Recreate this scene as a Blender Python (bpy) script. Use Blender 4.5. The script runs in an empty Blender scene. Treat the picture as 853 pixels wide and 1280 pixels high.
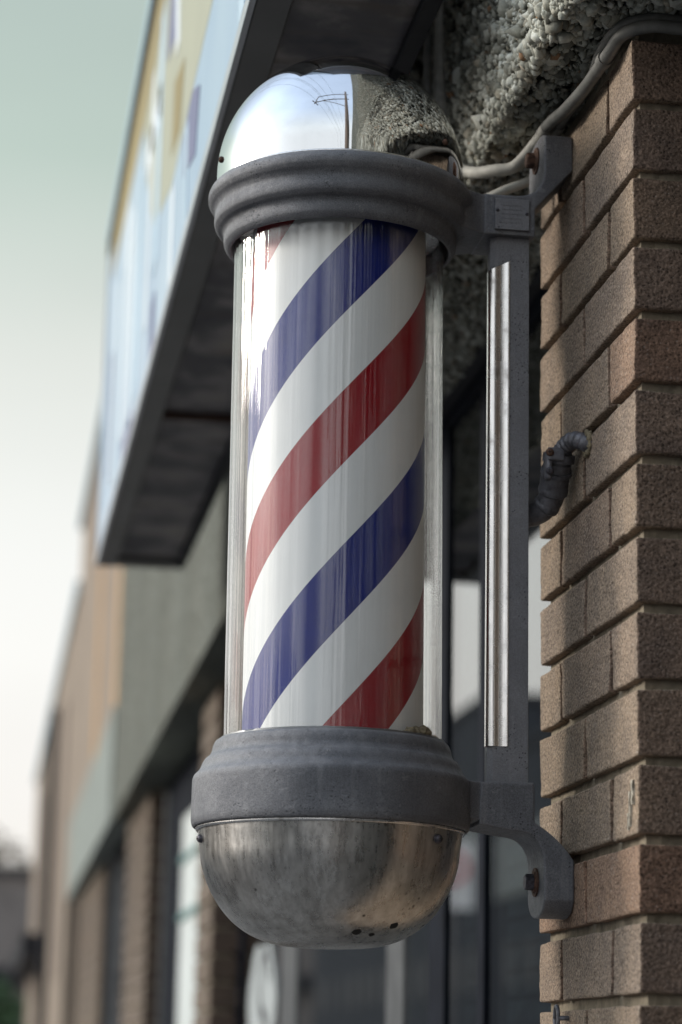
import bpy, bmesh, math, random
import numpy as np
from mathutils import Vector, Matrix, noise as mnoise
random.seed(7); rng = np.random.default_rng(11)
scene = bpy.context.scene
col = scene.collection
PI = math.pi

# ------------------------------------------------------------------ scene graph helpers
def link(o):
    col.objects.link(o); return o

def thing(name, label, cat, loc=(0, 0, 0), group=None, kind=None):
    o = link(bpy.data.objects.new(name, None)); o.location = loc
    o.empty_display_size = .05
    o['label'] = label; o['category'] = cat
    if group: o['group'] = group
    if kind: o['kind'] = kind
    return o

def root_loc(o):
    v = Vector(o.location)
    while o.parent:
        o = o.parent; v += Vector(o.location)
    return v

def obj(name, bm, mat, parent=None, smooth=False, label=None):
    """link a bmesh (built in world coordinates) as ONE mesh object"""
    me = bpy.data.meshes.new(name)
    if isinstance(bm, bmesh.types.BMesh):
        bmesh.ops.recalc_face_normals(bm, faces=bm.faces)
        bm.to_mesh(me); bm.free()
    else:
        me = bm
    o = link(bpy.data.objects.new(name, me))
    if parent:
        me.transform(Matrix.Translation(-root_loc(parent))); o.parent = parent
    me.materials.append(mat)
    if smooth:
        for p in me.polygons: p.use_smooth = True
        if smooth != True:
            me.set_sharp_from_angle(angle=math.radians(smooth))
    if label: o['label'] = label
    return o

def tag(o, label, cat, group=None, kind=None):
    if label: o['label'] = label
    if cat: o['category'] = cat
    if group: o['group'] = group
    if kind: o['kind'] = kind
    return o

def box(bm, x0, x1, y0, y1, z0, z1, bev=0, seg=1, jit=0):
    vs = [bm.verts.new((x, y, z)) for x in (x0, x1) for y in (y0, y1) for z in (z0, z1)]
    if jit:
        for v in vs: v.co += Vector([random.uniform(-jit, jit) for _ in range(3)])
    q = [(0, 1, 3, 2), (4, 6, 7, 5), (0, 4, 5, 1), (2, 3, 7, 6), (0, 2, 6, 4), (1, 5, 7, 3)]
    fs = [bm.faces.new([vs[i] for i in f]) for f in q]
    if bev:
        es = list({e for f in fs for e in f.edges})
        bmesh.ops.bevel(bm, geom=es, offset=bev, segments=seg, profile=.5, affect='EDGES')
    return bm

def bx(*a, **k):
    return box(bmesh.new(), *a, **k)

def lathe(bm, prof, cx, cy, n=96, closed=True):
    """revolve (r,z) profile about a vertical axis"""
    rings = []
    for r, z in prof:
        if r < 1e-6: rings.append([bm.verts.new((cx, cy, z))])
        else: rings.append([bm.verts.new((cx + r * math.cos(2 * PI * i / n), cy + r * math.sin(2 * PI * i / n), z)) for i in range(n)])
    m = len(rings)
    for k in range(m if closed else m - 1):
        a, b = rings[k], rings[(k + 1) % m]
        if len(a) == 1 and len(b) == 1: continue
        for i in range(n):
            j = (i + 1) % n
            if len(a) == 1: bm.faces.new((a[0], b[i], b[j]))
            elif len(b) == 1: bm.faces.new((a[i], b[0], a[j]))
            else: bm.faces.new((a[i], b[i], b[j], a[j]))
    return bm

def prism(bm, pts, a0, a1, axis):
    """extrude a 2-D outline along axis 'x','y' or 'z'"""
    def P(p, a):
        if axis == 'y': return (p[0], a, p[1])
        if axis == 'x': return (a, p[0], p[1])
        return (p[0], p[1], a)
    A = [bm.verts.new(P(p, a0)) for p in pts]; B = [bm.verts.new(P(p, a1)) for p in pts]
    fs = [bm.faces.new(A), bm.faces.new(B[::-1])]
    n = len(pts)
    for i in range(n):
        j = (i + 1) % n; fs.append(bm.faces.new((A[i], B[i], B[j], A[j])))
    bmesh.ops.triangulate(bm, faces=fs[:2])
    return bm

def catmull(pts, k=8):
    P = [Vector(p) for p in pts]; P = [P[0] * 2 - P[1]] + P + [P[-1] * 2 - P[-2]]
    out = []
    for i in range(1, len(P) - 2):
        for s in range(k):
            t = s / k
            out.append(.5 * ((2 * P[i]) + (P[i + 1] - P[i - 1]) * t + (2 * P[i - 1] - 5 * P[i] + 4 * P[i + 1] - P[i + 2]) * t * t + (3 * P[i] - P[i - 1] - 3 * P[i + 1] + P[i + 2]) * t ** 3))
    out.append(P[-2]); return out

def tube(bm, pts, rad, n=14):
    """sweep; rad is a number or a list of radii along pts"""
    pts = [Vector(p) for p in pts]; m = len(pts)
    R = rad if isinstance(rad, (list, tuple)) else [rad] * m
    up = Vector((0.13, .21, 1)).normalized(); rings = []; prev = None
    for i, p in enumerate(pts):
        t = (pts[min(i + 1, m - 1)] - pts[max(i - 1, 0)]).normalized()
        if prev is None:
            u = t.cross(up); u = u.normalized() if u.length > .05 else t.cross(Vector((1, 0, 0))).normalized()
        else:
            u = (prev - t * prev.dot(t)).normalized()
        prev = u; w = t.cross(u)
        rings.append([bm.verts.new(p + (u * math.cos(2 * PI * k / n) + w * math.sin(2 * PI * k / n)) * R[i]) for k in range(n)])
    for a, b in zip(rings, rings[1:]):
        for k in range(n):
            j = (k + 1) % n; bm.faces.new((a[k], a[j], b[j], b[k]))
    bm.faces.new(rings[0]); bm.faces.new(rings[-1][::-1])
    return bm

def cyl_dir(bm, c, d, r0, r1, h, n=24):
    d = Vector(d).normalized(); c = Vector(c)
    return tube(bm, [c, c + d * h], [r0, r1], n)

def remesh(o, vox, it=3):
    m = o.modifiers.new('Remesh', 'REMESH'); m.mode = 'VOXEL'; m.voxel_size = vox; m.use_smooth_shade = True
    s = o.modifiers.new('Smooth', 'SMOOTH'); s.factor = .5; s.iterations = it

# ------------------------------------------------------------------ material helpers
class N:
    def __init__(self, name):
        self.m = bpy.data.materials.new(name); self.m.use_nodes = True
        self.t = self.m.node_tree; self.t.nodes.clear()
        self.out = self.t.nodes.new('ShaderNodeOutputMaterial')
    def n(self, typ, **kw):
        nd = self.t.nodes.new('ShaderNode' + typ)
        for k, v in kw.items():
            if k in ('blend_type', 'operation', 'data_type', 'feature', 'distance', 'attribute_name', 'attribute_type', 'noise_dimensions', 'wave_type', 'invert', 'clamp', 'use_clamp', 'bands_direction', 'interpolation_type', 'gradient_type'):
                setattr(nd, k, v)
        return nd
    def l(self, a, b): self.t.links.new(a, b)
    def val(self, sock, v):
        if hasattr(v, 'is_output'): self.l(v, sock)
        else: sock.default_value = v
    def tex(self, scale=(1, 1, 1), kind='Object'):
        c = self.n('TexCoord'); mp = self.n('Mapping'); self.l(c.outputs[kind], mp.inputs[0]); mp.inputs['Scale'].default_value = scale
        return mp.outputs[0]
    def noise(self, vec, scale, detail=4, rough=.55):
        t = self.n('TexNoise'); self.l(vec, t.inputs['Vector']); t.inputs['Scale'].default_value = scale
        t.inputs['Detail'].default_value = detail; t.inputs['Roughness'].default_value = rough
        return t.outputs[0]
    def vor(self, vec, scale, feat='F1', out=0):
        t = self.n('TexVoronoi', feature=feat); self.l(vec, t.inputs['Vector']); t.inputs['Scale'].default_value = scale
        return t.outputs[out]
    def ramp(self, fac, stops, const=False):
        r = self.n('ValToRGB'); self.l(fac, r.inputs[0]); e = r.color_ramp.elements
        if const: r.color_ramp.interpolation = 'CONSTANT'
        while len(e) > 1: e.remove(e[-1])
        for i, (p, c) in enumerate(stops):
            if not isinstance(c, (tuple, list)): c = (c, c, c)
            el = e[0] if i == 0 else e.new(p)
            el.position = p; el.color = (*c[:3], 1)
        return r.outputs[0]
    def mix(self, fac, a, b, mode='MIX'):
        m = self.n('MixRGB', blend_type=mode)
        self.val(m.inputs[0], fac)
        for i, v in ((1, a), (2, b)):
            if isinstance(v, (tuple, list)): v = (*v[:3], 1)
            self.val(m.inputs[i], v)
        return m.outputs[0]
    def math(self, op, a, b=0, c=0):
        m = self.n('Math', operation=op); self.val(m.inputs[0], a); self.val(m.inputs[1], b)
        if op in ('MULTIPLY_ADD', 'COMPARE', 'SMOOTH_MIN', 'WRAP'): self.val(m.inputs[2], c)
        return m.outputs[0]
    def bump(self, h, strength, dist, normal=None):
        b = self.n('Bump'); b.inputs['Strength'].default_value = strength; b.inputs['Distance'].default_value = dist
        self.l(h, b.inputs['Height'])
        if normal: self.l(normal, b.inputs['Normal'])
        return b.outputs[0]
    def pbsdf(self, color, rough=.6, metal=0, normal=None, spec=.5, emis=None):
        p = self.n('BsdfPrincipled')
        if isinstance(color, (tuple, list)): color = (*color[:3], 1)
        self.val(p.inputs['Base Color'], color); self.val(p.inputs['Roughness'], rough); self.val(p.inputs['Metallic'], metal)
        p.inputs['Specular IOR Level'].default_value = spec
        if normal: self.l(normal, p.inputs['Normal'])
        self.l(p.outputs[0], self.out.inputs[0]); return p

def simple(name, c, rough=.6, metal=0, nscale=20, namt=.25, bump=.0, dist=.001, spec=.5, stretch=(1, 1, 1)):
    k = N(name); v = k.tex(stretch)
    nz = k.noise(v, nscale, 5)
    dark = tuple(x * (1 - namt) for x in c); lite = tuple(min(1, x * (1 + namt)) for x in c)
    cc = k.ramp(nz, [(.3, dark), (.7, lite)])
    nr = k.bump(k.noise(v, nscale * 4, 4), bump, dist) if bump else None
    k.pbsdf(cc, rough, metal, nr, spec); return k.m

# --- cast metal (weathered grey casting with pits)
def mat_cast():
    k = N('cast_metal'); v = k.tex()
    big = k.noise(v, 14, 5); fine = k.noise(v, 850, 4, .75); mid = k.noise(v, 180, 4)
    c = k.ramp(big, [(.25, (.082, .085, .096)), (.5, (.130, .134, .148)), (.75, (.20, .204, .215))])
    c = k.mix(.6, c, k.ramp(fine, [(.34, .12), (.68, .88)]), 'OVERLAY')
    geo = k.n('NewGeometry'); pnt = k.ramp(geo.outputs['Pointiness'], [(.49, 0), (.56, 1)])
    c = k.mix(k.math('MULTIPLY', pnt, .3), c, (.30, .30, .32))
    pit = k.vor(v, 270); pm = k.ramp(pit, [(.14, 1), (.27, 0)])
    gate = k.ramp(k.noise(v, 26, 3), [(.50, 0), (.62, .9)])
    pm = k.math('MULTIPLY', pm, gate)
    c = k.mix(pm, c, (.02, .02, .024))
    # faint vertical chalky runs
    vs = k.tex((1, 1, .06)); run = k.ramp(k.noise(vs, 110, 4), [(.56, 0), (.75, 1)])
    c = k.mix(k.math('MULTIPLY', run, .25), c, (.30, .30, .31))
    ch = k.ramp(k.noise(v, 52, 8, .75), [(.60, 0), (.625, 1)])
    c = k.mix(k.math('MULTIPLY', ch, .45), c, (.25, .25, .265))
    ch2 = k.ramp(k.noise(k.tex((1.3, 1, .8)), 31, 8, .8), [(.645, 0), (.665, 1)])
    c = k.mix(k.math('MULTIPLY', ch2, .55), c, (.05, .045, .045))
    rs = k.ramp(k.noise(k.tex((1, 1, .25)), 34, 6, .7), [(.66, 0), (.76, 1)])
    c = k.mix(k.math('MULTIPLY', rs, .35), c, (.13, .085, .06))
    gn = k.n('NewGeometry'); sz = k.n('SeparateXYZ'); k.l(gn.outputs['Normal'], sz.inputs[0])
    dust = k.math('MULTIPLY', k.ramp(sz.outputs[2], [(.15, 0), (.8, 1)]), k.ramp(k.noise(v, 70, 5, .7), [(.35, .2), (.65, 1)]))
    c = k.mix(k.math('MULTIPLY', dust, .55), c, (.30, .30, .31))
    h = k.math('SUBTRACT', k.math('ADD', fine, k.math('MULTIPLY', mid, .8)), pm)
    k.pbsdf(c, k.ramp(mid, [(.3, .42), (.7, .62)]), .35, k.bump(h, .7, .0010), .5)
    return k.m

def mat_chrome(name, dirty):
    k = N(name); v = k.tex()
    n1 = k.noise(v, 9, 6, .6); n2 = k.noise(v, 60, 5, .65); sc = k.noise(k.tex((1, 1, .08)), 90, 5, .7)
    if dirty:
        c = k.ramp(n1, [(.3, (.34, .325, .305)), (.7, (.54, .515, .48))])
        c = k.mix(.5, c, k.ramp(sc, [(.35, (.22, .21, .20)), (.65, (.62, .61, .59))]))
        spots = k.math('MULTIPLY', k.ramp(k.vor(v, 85), [(.10, 1), (.2, 0)]), k.ramp(k.noise(v, 14, 3), [(.55, 0), (.64, 1)]))
        c = k.mix(spots, c, (.05, .045, .04))
        # smeared water marks
        w = k.noise(k.tex((1, 1, .35)), 34, 7, .75)
        smear = k.ramp(w, [(.5, 0), (.56, 1), (.62, 0)])
        c = k.mix(k.math('MULTIPLY', smear, .35), c, (.75, .74, .72))
        r = k.mix(.5, k.ramp(n2, [(.3, .20), (.75, .40)]), k.ramp(sc, [(.3, .18), (.7, .46)]))
        b = k.bump(k.math('ADD', k.math('MULTIPLY', n2, .4), k.noise(v, 7, 2)), .25, .003)
        k.pbsdf(c, r, .93, b)
    else:
        c = k.ramp(n1, [(.3, (.62, .63, .65)), (.7, (.72, .725, .735))])
        c = k.mix(k.ramp(k.noise(v, 24, 6, .7), [(.62, 0), (.75, .5)]), c, (.5, .44, .38))
        r = k.ramp(n2, [(.35, .015), (.8, .075)])
        b = k.bump(k.noise(v, 5, 2), .08, .003)
        k.pbsdf(c, r, 1, b)
    return k.m

def mat_brushed():
    k = N('chrome_trim'); v = k.tex((1, 1, .03)); n = k.noise(v, 260, 5, .7); g = k.noise(k.tex(), 45, 5)
    c = k.ramp(n, [(.3, (.55, .54, .53)), (.7, (.78, .78, .78))])
    c = k.mix(k.ramp(g, [(.6, 0), (.72, .6)]), c, (.25, .23, .21))
    k.pbsdf(c, k.ramp(g, [(.3, .18), (.7, .34)]), 1, k.bump(n, .12, .0005)); return k.m

def mat_drum():
    k = N('striped_paint'); tc = k.n('TexCoord'); s = k.n('SeparateXYZ'); k.l(tc.outputs['Object'], s.inputs[0])
    a = k.math('ARCTAN2', s.outputs[1], s.outputs[0])       # -pi..pi, front is -pi/2
    ph = k.math('ADD', k.math('MULTIPLY', s.outputs[2], -1 / STRIPE_PERIOD), k.math('MULTIPLY', k.math('ADD', a, PI / 2), 2 / (2 * PI)))
    ph = k.math('FRACT', k.math('ADD', ph, 20.0 + STRIPE_PHASE))
    W = (.82, .83, .825); B = (.018, .030, .20); Rd = (.30, .006, .014)
    c = k.ramp(ph, [(0, B), (.243, W), (.5, Rd), (.735, W)], const=True)
    v = k.tex(); nz = k.noise(v, 30, 5)
    c = k.mix(.12, c, k.ramp(nz, [(.3, .3), (.7, .8)]), 'OVERLAY')
    k.pbsdf(c, .35, 0, None, .22); return k.m

def mat_glass(name, f0=.045, tint=(.97, .985, .98), rough=.012, wob=.0, wscale=30, stretch=.05, dirt=.0):
    """thin clear sheet: see-through straight on, mirror-like at grazing angles"""
    k = N(name)
    v = k.tex((1, 1, stretch)); nz = k.noise(v, wscale, 4, .6)
    nb = k.bump(nz, wob, .01) if wob else None
    tr = k.n('BsdfTransparent'); tr.inputs[0].default_value = (*tint, 1)
    gl = k.n('BsdfGlossy'); gl.inputs['Color'].default_value = (1, 1, 1, 1)
    if nb: k.l(nb, gl.inputs['Normal'])
    gl.inputs['Roughness'].default_value = rough
    lw = k.n('LayerWeight'); lw.inputs['Blend'].default_value = .5
    f = k.math('POWER', lw.outputs['Facing'], 5.0 if dirt else 3.6)
    if dirt:      # streaky reflections put in as vertical bands of uneven gloss
        sm_ = k.ramp(k.noise(k.tex((1, 1, .03)), 24, 3, .55), [(.36, .12), (.47, .75), (.53, .25), (.62, .95), (.72, .5)])
        f = k.math('ADD', f, k.math('MULTIPLY', sm_, f0 * 4.0))
    else:
        f = k.math('ADD', k.math('MULTIPLY', f, 1 - f0), f0)
    f = k.math('MINIMUM', f, 1.0)
    mx = k.n('MixShader'); k.l(f, mx.inputs[0]); k.l(tr.outputs[0], mx.inputs[1]); k.l(gl.outputs[0], mx.inputs[2])
    last = mx.outputs[0]
    if dirt:
        df = k.n('BsdfDiffuse'); df.inputs[0].default_value = (.62, .62, .60, 1)
        streak = k.ramp(k.noise(k.tex((1, 1, .05)), 40, 4, .65), [(.46, 0), (.7, 1)])  # pale vertical streaks coloured in for reflections on the tube
        m2 = k.n('MixShader'); k.l(k.math('MULTIPLY', streak, dirt), m2.inputs[0]); k.l(last, m2.inputs[1]); k.l(df.outputs[0], m2.inputs[2]); last = m2.outputs[0]
    k.l(last, k.out.inputs[0]); return k.m

def mat_brick():
    k = N('clay_brick'); v = k.tex()
    at = k.n('Attribute', attribute_name='tone')
    base = k.ramp(at.outputs['Fac'], [(0, (.315, .250, .188)), (.35, (.345, .275, .21)), (.7, (.32, .258, .205)), (.90, (.335, .262, .20)), (.985, (.31, .24, .19)), (1, (.36, .25, .18))])
    big = k.noise(v, 22, 5, .6)
    base = k.mix(.55, base, k.ramp(big, [(.3, (.30, .30, .32)), (.7, (.66, .62, .58))]), 'OVERLAY')
    gr = k.noise(v, 300, 4, .8)
    base = k.mix(.75, base, k.ramp(gr, [(.36, .10), (.66, .88)]), 'OVERLAY')
    # dark and pale grains
    d = k.vor(v, 300); ran = k.vor(v, 300, out=1)
    sep = k.n('SeparateColor'); k.l(ran, sep.inputs[0])
    core = k.ramp(d, [(.22, 1), (.38, 0)])
    pale = k.math('MULTIPLY', core, k.ramp(sep.outputs[0], [(.84, 0), (.88, 1)]))
    dk = k.math('MULTIPLY', core, k.ramp(sep.outputs[1], [(.70, 0), (.76, 1)]))
    base = k.mix(k.math('MULTIPLY', dk, .75), base, (.035, .026, .022))
    base = k.mix(k.math('MULTIPLY', pale, .7), base, (.50, .43, .36))
    # a grey weather stain that runs down below the pole brackets
    s = k.n('SeparateXYZ'); k.l(v, s.inputs[0])
    dy = k.math('ABSOLUTE', k.math('SUBTRACT', s.outputs[1], k.math('ADD', .255, k.math('MULTIPLY', k.noise(k.tex((1, 1, .3)), 9, 3), .02))))
    st = k.ramp(dy, [(.012, 1), (.038, 0)])
    st = k.math('MULTIPLY', st, k.ramp(k.noise(v, 45, 5, .7), [(.36, .15), (.62, .95)]))
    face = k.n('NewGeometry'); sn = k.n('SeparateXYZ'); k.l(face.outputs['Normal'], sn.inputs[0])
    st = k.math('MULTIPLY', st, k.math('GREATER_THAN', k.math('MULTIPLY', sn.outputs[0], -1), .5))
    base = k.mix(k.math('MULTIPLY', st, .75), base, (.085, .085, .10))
    # the return face gets a darker tone of the same brick
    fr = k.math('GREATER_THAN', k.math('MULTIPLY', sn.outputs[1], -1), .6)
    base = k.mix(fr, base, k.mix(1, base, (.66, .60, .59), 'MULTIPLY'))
    h = k.math('ADD', gr, k.math('MULTIPLY', d, .9))
    h = k.math('ADD', h, k.math('MULTIPLY', k.noise(v, 110, 4), .8))
    k.pbsdf(base, .9, 0, k.bump(h, .75, .0019), .2); return k.m

def mat_pebble():
    k = N('pebble'); at = k.n('Attribute', attribute_name='tone')
    c = k.ramp(at.outputs['Fac'], [(0, (.12, .12, .10)), (.25, (.33, .33, .28)), (.55, (.48, .49, .43)), (.8, (.62, .63, .56)), (.93, (.36, .34, .27)), (.985, (.46, .42, .34)), (.992, (.36, .22, .13))])
    v = k.tex(); c = k.mix(.4, c, k.ramp(k.noise(v, 260, 4), [(.3, .3), (.7, .75)]), 'OVERLAY')
    k.pbsdf(c, .85, 0, k.bump(k.noise(v, 500, 3), .4, .0008), .25); return k.m

def mat_pebble_wall():
    k = N('pebbledash_render'); v = k.tex()
    d = k.vor(v, 105); ran = k.vor(v, 105, out=1); sp = k.n('SeparateColor'); k.l(ran, sp.inputs[0])
    c = k.ramp(sp.outputs[0], [(0, (.26, .26, .22)), (.4, (.40, .43, .38)), (.8, (.52, .55, .49)), (1, (.40, .37, .30))])
    c = k.mix(k.ramp(d, [(.28, 0), (.5, .95)]), c, (.07, .07, .055))
    big = k.noise(k.tex((1, 1, 1)), 2.2, 4); c = k.mix(.3, c, k.ramp(big, [(.3, .35), (.7, .7)]), 'OVERLAY')
    k.pbsdf(c, .9, 0, k.bump(k.math('MULTIPLY', d, -1), .9, .01), .2); return k.m

STRIPE_PERIOD = .3305; STRIPE_PHASE = 0.0
M = {}
M['cast'] = mat_cast(); M['chrome'] = mat_chrome('polished_chrome', False); M['dull'] = mat_chrome('tarnished_chrome', True)
M['trim'] = mat_brushed(); M['brick'] = mat_brick(); M['pebble'] = mat_pebble(); M['pwall'] = mat_pebble_wall()
M['tube'] = mat_glass('clear_tube', .016, (.99, .992, .99), .014, .9, 24, .012, .05)
M['pane'] = mat_glass('window_glass', .05, (.55, .60, .60), .004)
M['mortar'] = simple('mortar', (.25, .215, .16), .95, 0, 60, .3, .6, .002)
M['cement'] = simple('dark_cement', (.06, .06, .05), .95, 0, 40, .4, .8, .004)
M['smoothcem'] = simple('grey_render', (.25, .275, .25), .9, 0, 6, .18, .6, .004)
M['tan'] = simple('tan_render', (.27, .215, .165), .9, 0, 3, .16, .3, .004)
M['tan2'] = simple('brown_render', (.17, .13, .105), .9, 0, 3, .18, .3, .004)
M['sunstreak'] = simple('painted_sunlight', (.50, .29, .12), .8, 0, 8, .15)
M['flash'] = simple('blue_metal_edge', (.32, .47, .55), .5, .3, 8, .1)
M['dark'] = simple('dark_metal', (.018, .018, .022), .7, 0, 14, .4, .2, .002, spec=.2)
M['soffit'] = None
def mat_soffit():
    k = N('soffit_sheet'); v = k.tex(); a = k.noise(v, 5.5, 6, .6); b = k.noise(k.tex((.5, 3.0, 1)), 4.5, 5)
    c = k.ramp(a, [(.34, (.02, .02, .032)), (.46, (.08, .074, .086)), (.55, (.24, .22, .22)), (.72, (.36, .31, .26))])
    c = k.mix(k.ramp(b, [(.56, 0), (.68, .8)]), c, (.085, .06, .045))
    k.pbsdf(c, .6, .0, k.bump(a, .2, .01)); return k.m
M['soffit'] = mat_soffit()
M['signframe'] = simple('sign_frame_metal', (.11, .11, .11), .45, .3, 6, .2)
M['signedge'] = simple('sign_edge_metal', (.42, .44, .47), .35, .6, 8, .15)
M['navy'] = simple('navy_frame', (.010, .012, .018), .75, 0, 12, .3, spec=.08)
M['alu'] = simple('weathered_aluminium', (.16, .165, .17), .4, .6, 15, .2)
M['brickfar'] = M['brick'].copy(); M['brickfar'].name = 'clay_brick_darkened'  # copy of the foreground brick with its value lowered, for the other pillars
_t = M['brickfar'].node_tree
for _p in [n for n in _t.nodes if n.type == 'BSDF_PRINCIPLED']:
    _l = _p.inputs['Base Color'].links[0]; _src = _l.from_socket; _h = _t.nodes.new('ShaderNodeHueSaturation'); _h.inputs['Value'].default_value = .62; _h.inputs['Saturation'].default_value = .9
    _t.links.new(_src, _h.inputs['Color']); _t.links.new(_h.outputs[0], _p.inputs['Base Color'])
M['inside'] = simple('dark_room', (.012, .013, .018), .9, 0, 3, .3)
M['blind'] = simple('blind_slat', (.045, .055, .075), .6, 0, 12, .3)
M['white'] = simple('bright_glass_white', (.66, .70, .68), .5, 0, 3, .05)
M['teal'] = simple('teal_bar', (.13, .25, .24), .5, .1, 9, .1)
M['poster'] = simple('pale_poster', (.40, .43, .43), .6, 0, 5, .1)
M['ink'] = simple('dark_ink', (.03, .03, .035), .6, 0, 5, .1)
M['rust'] = simple('rusty_steel', (.10, .055, .038), .75, .4, 220, .6, .5, .0006)
M['bolt'] = simple('bolt_steel', (.09, .085, .10), .5, .7, 300, .4, .4, .0005)
M['conduit'] = simple('grey_conduit', (.16, .16, .15), .6, .15, 50, .3, .35, .0012)
M['cable'] = simple('pale_cable', (.42, .41, .37), .65, 0, 60, .25, .3, .001)
M['fitting'] = simple('black_fitting', (.13, .13, .145), .5, .45, 120, .4, .5, .0012)
M['blackhole'] = simple('black_gap', (.008, .008, .008), .9)
M['sealant'] = simple('old_sealant', (.24, .20, .13), .9, 0, 300, .5, .8, .002)
M['sidewalk'] = simple('sidewalk_concrete', (.19, .185, .18), .9, 0, 2.5, .2, .4, .003)
M['road'] = simple('asphalt', (.045, .045, .048), .85, 0, 8, .3, .6, .004)
M['ground'] = simple('ground_gravel', (.11, .105, .09), .95, 0, .5, .25)
M['kerb'] = simple('kerb_concrete', (.30, .29, .28), .9, 0, 5, .2)
M['line'] = simple('road_paint', (.62, .55, .30), .7, 0, 12, .2)
M['wood'] = simple('weathered_wood', (.22, .17, .14), .9, 0, 12, .3, .4, .004, stretch=(1, 1, .1))
M['wire'] = simple('black_wire', (.02, .02, .02), .6)
M['slate'] = simple('grey_siding', (.17, .15, .14), .8, 0, 2, .2)
M['pale'] = simple('pale_siding', (.27, .28, .265), .8, 0, 2, .15)
M['block'] = simple('dark_cladding', (.045, .05, .06), .8, 0, 2, .2)
M['roofing'] = simple('dark_roofing', (.05, .05, .055), .8, 0, 2, .2)
M['winblk'] = simple('dark_window', (.03, .035, .045), .5, 0, 3, .2)
M['leafA'] = simple('autumn_leaves', (.12, .09, .055), .8, 0, 3, .5)
M['leafB'] = simple('green_leaves', (.045, .085, .035), .8, 0, 3, .5)
M['red'] = simple('red_paint', (.50, .03, .03), .5)
M['signwhite'] = simple('sign_white', (.75, .75, .75), .5)

# ------------------------------------------------------------------ THE BARBER POLE
CX, CY = .3616, 2.48
pole = thing('barber_pole', 'red white and blue striped barber pole with chrome domes, bolted to the brick pillar', 'barber pole', (CX, CY, 1.7155))

# arm outline in plan: flows from the ring into the square block
def arm_plan(cx, w=.036, x1=.5715, R=.143):
    a = math.radians(60)
    p0 = Vector((cx + R * math.cos(a) * .90, CY + R * math.sin(a) * .90)); up = []
    c1 = Vector((cx + R * .90, CY + .044)); p1 = Vector((.5136, CY + w))
    for i in range(11):
        t = i / 10; up.append(p0 * (1 - t) ** 2 + c1 * 2 * t * (1 - t) + p1 * t * t)
    pts = [(p.x, p.y) for p in up] + [(x1, CY + w)]
    low = [(x, 2 * CY - y) for x, y in pts][::-1]
    return low[:] + [(cx, CY - R * .5), (cx, CY + R * .5)] + pts

# top ring casting with its arm
bm = bmesh.new()
lathe(bm, [(0, 2.526), (.138, 2.5285), (.1425, 2.5265), (.1450, 2.5205), (.1446, 2.515), (.1420, 2.5105), (.1388, 2.5075), (.1366, 2.503),
           (.1372, 2.498), (.1380, 2.493), (.1368, 2.4875), (.1330, 2.4835), (.1285, 2.4815), (.1265, 2.4775), (.1270, 2.472), (.1262, 2.4665),
           (.1232, 2.4625), (.1198, 2.4600), (.1182, 2.4610), (.1178, 2.4660), (.1178, 2.500), (0, 2.500)], CX, CY, 160, closed=False)
ap = arm_plan(CX)
def ring_arm(bm, plan, z0, z1, cx, rin):
    """the arm alone (outside radius rin) so that the ring's mouth stays open"""
    pts = []
    a = math.radians(66)
    outer = [p for p in plan if (p[0] - cx) ** 2 + (p[1] - CY) ** 2 > (rin) ** 2 and p[0] > cx]
    arc = [(cx + rin * math.cos(t), CY + rin * math.sin(t)) for t in [-a + i * 2 * a / 10 for i in range(11)]]
    low = [p for p in outer if p[1] < CY]; upp = [p for p in outer if p[1] >= CY]
    prism(bm, low + arc + upp, z0, z1, 'z')
ring_arm(bm, ap, 2.4848, 2.5295, CX, .124)
o = obj('top_ring', bm, M['cast'], pole); remesh(o, .0015, 4)

# bottom ring casting
CB = .3640
bm = bmesh.new()
lathe(bm, [(0, 1.9265), (.1180, 1.9265), (.1215, 1.9245), (.1238, 1.9190), (.1250, 1.9125), (.1275, 1.9085), (.1312, 1.9060), (.1338, 1.9020),
           (.1362, 1.8955), (.1392, 1.8915), (.1425, 1.8885), (.1440, 1.8840), (.1442, 1.8425), (.1428, 1.8365), (.1400, 1.8350), (.1385, 1.8375), (.1385, 1.845), (0, 1.845)], CB, CY, 160, closed=False)
ring_arm(bm, arm_plan(CB, .036, .5715), 1.8478, 1.8882, CB, .10)
o = obj('bottom_ring', bm, M['cast'], pole); remesh(o, .0015, 3)

# domes
bm = bmesh.new(); prof = []
for i in range(41):
    t = PI / 2 * i / 40; prof.append((.1352 * math.cos(t), 2.5465 + .1352 * math.sin(t)))
prof = [(.1352, 2.524)] + prof[:-1] + [(0, 2.5465 + .1352)]
lathe(bm, prof, CX - .001, CY, 192, closed=False)
top_dome = obj('top_dome', bm, M['chrome'], pole, smooth=True)
bm = bmesh.new(); lathe(bm, [(.1355, 2.5278), (.1368, 2.5283), (.1372, 2.5296), (.1362, 2.5306), (.1350, 2.5306)], CX - .001, CY, 160)
obj('rim', bm, M['trim'], top_dome, smooth=True)
bm = bmesh.new()
pr = [(.1365, 1.8450), (.1365, 1.8360), (.1345, 1.8180), (.1322, 1.8000), (.1275, 1.7840), (.1195, 1.7670), (.1085, 1.7510), (.0960, 1.7385), (.0820, 1.7290), (.0660, 1.7222), (.0480, 1.7180), (.0250, 1.7160), (0, 1.7155)]
sm = catmull([(r, 0, z) for r, z in pr], 5)
lathe(bm, [(max(0, p.x), p.z) for p in sm[:-1]] + [(0, 1.7155)], CB, CY, 192, closed=False)
bottom_dome = obj('bottom_dome', bm, M['dull'], pole, smooth=True)
bm = bmesh.new(); lathe(bm, [(.1362, 1.8330), (.1385, 1.8325), (.1392, 1.8345), (.1385, 1.8368), (.1362, 1.8368)], CB, CY, 160)
obj('rim', bm, M['trim'], bottom_dome, smooth=True)

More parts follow.
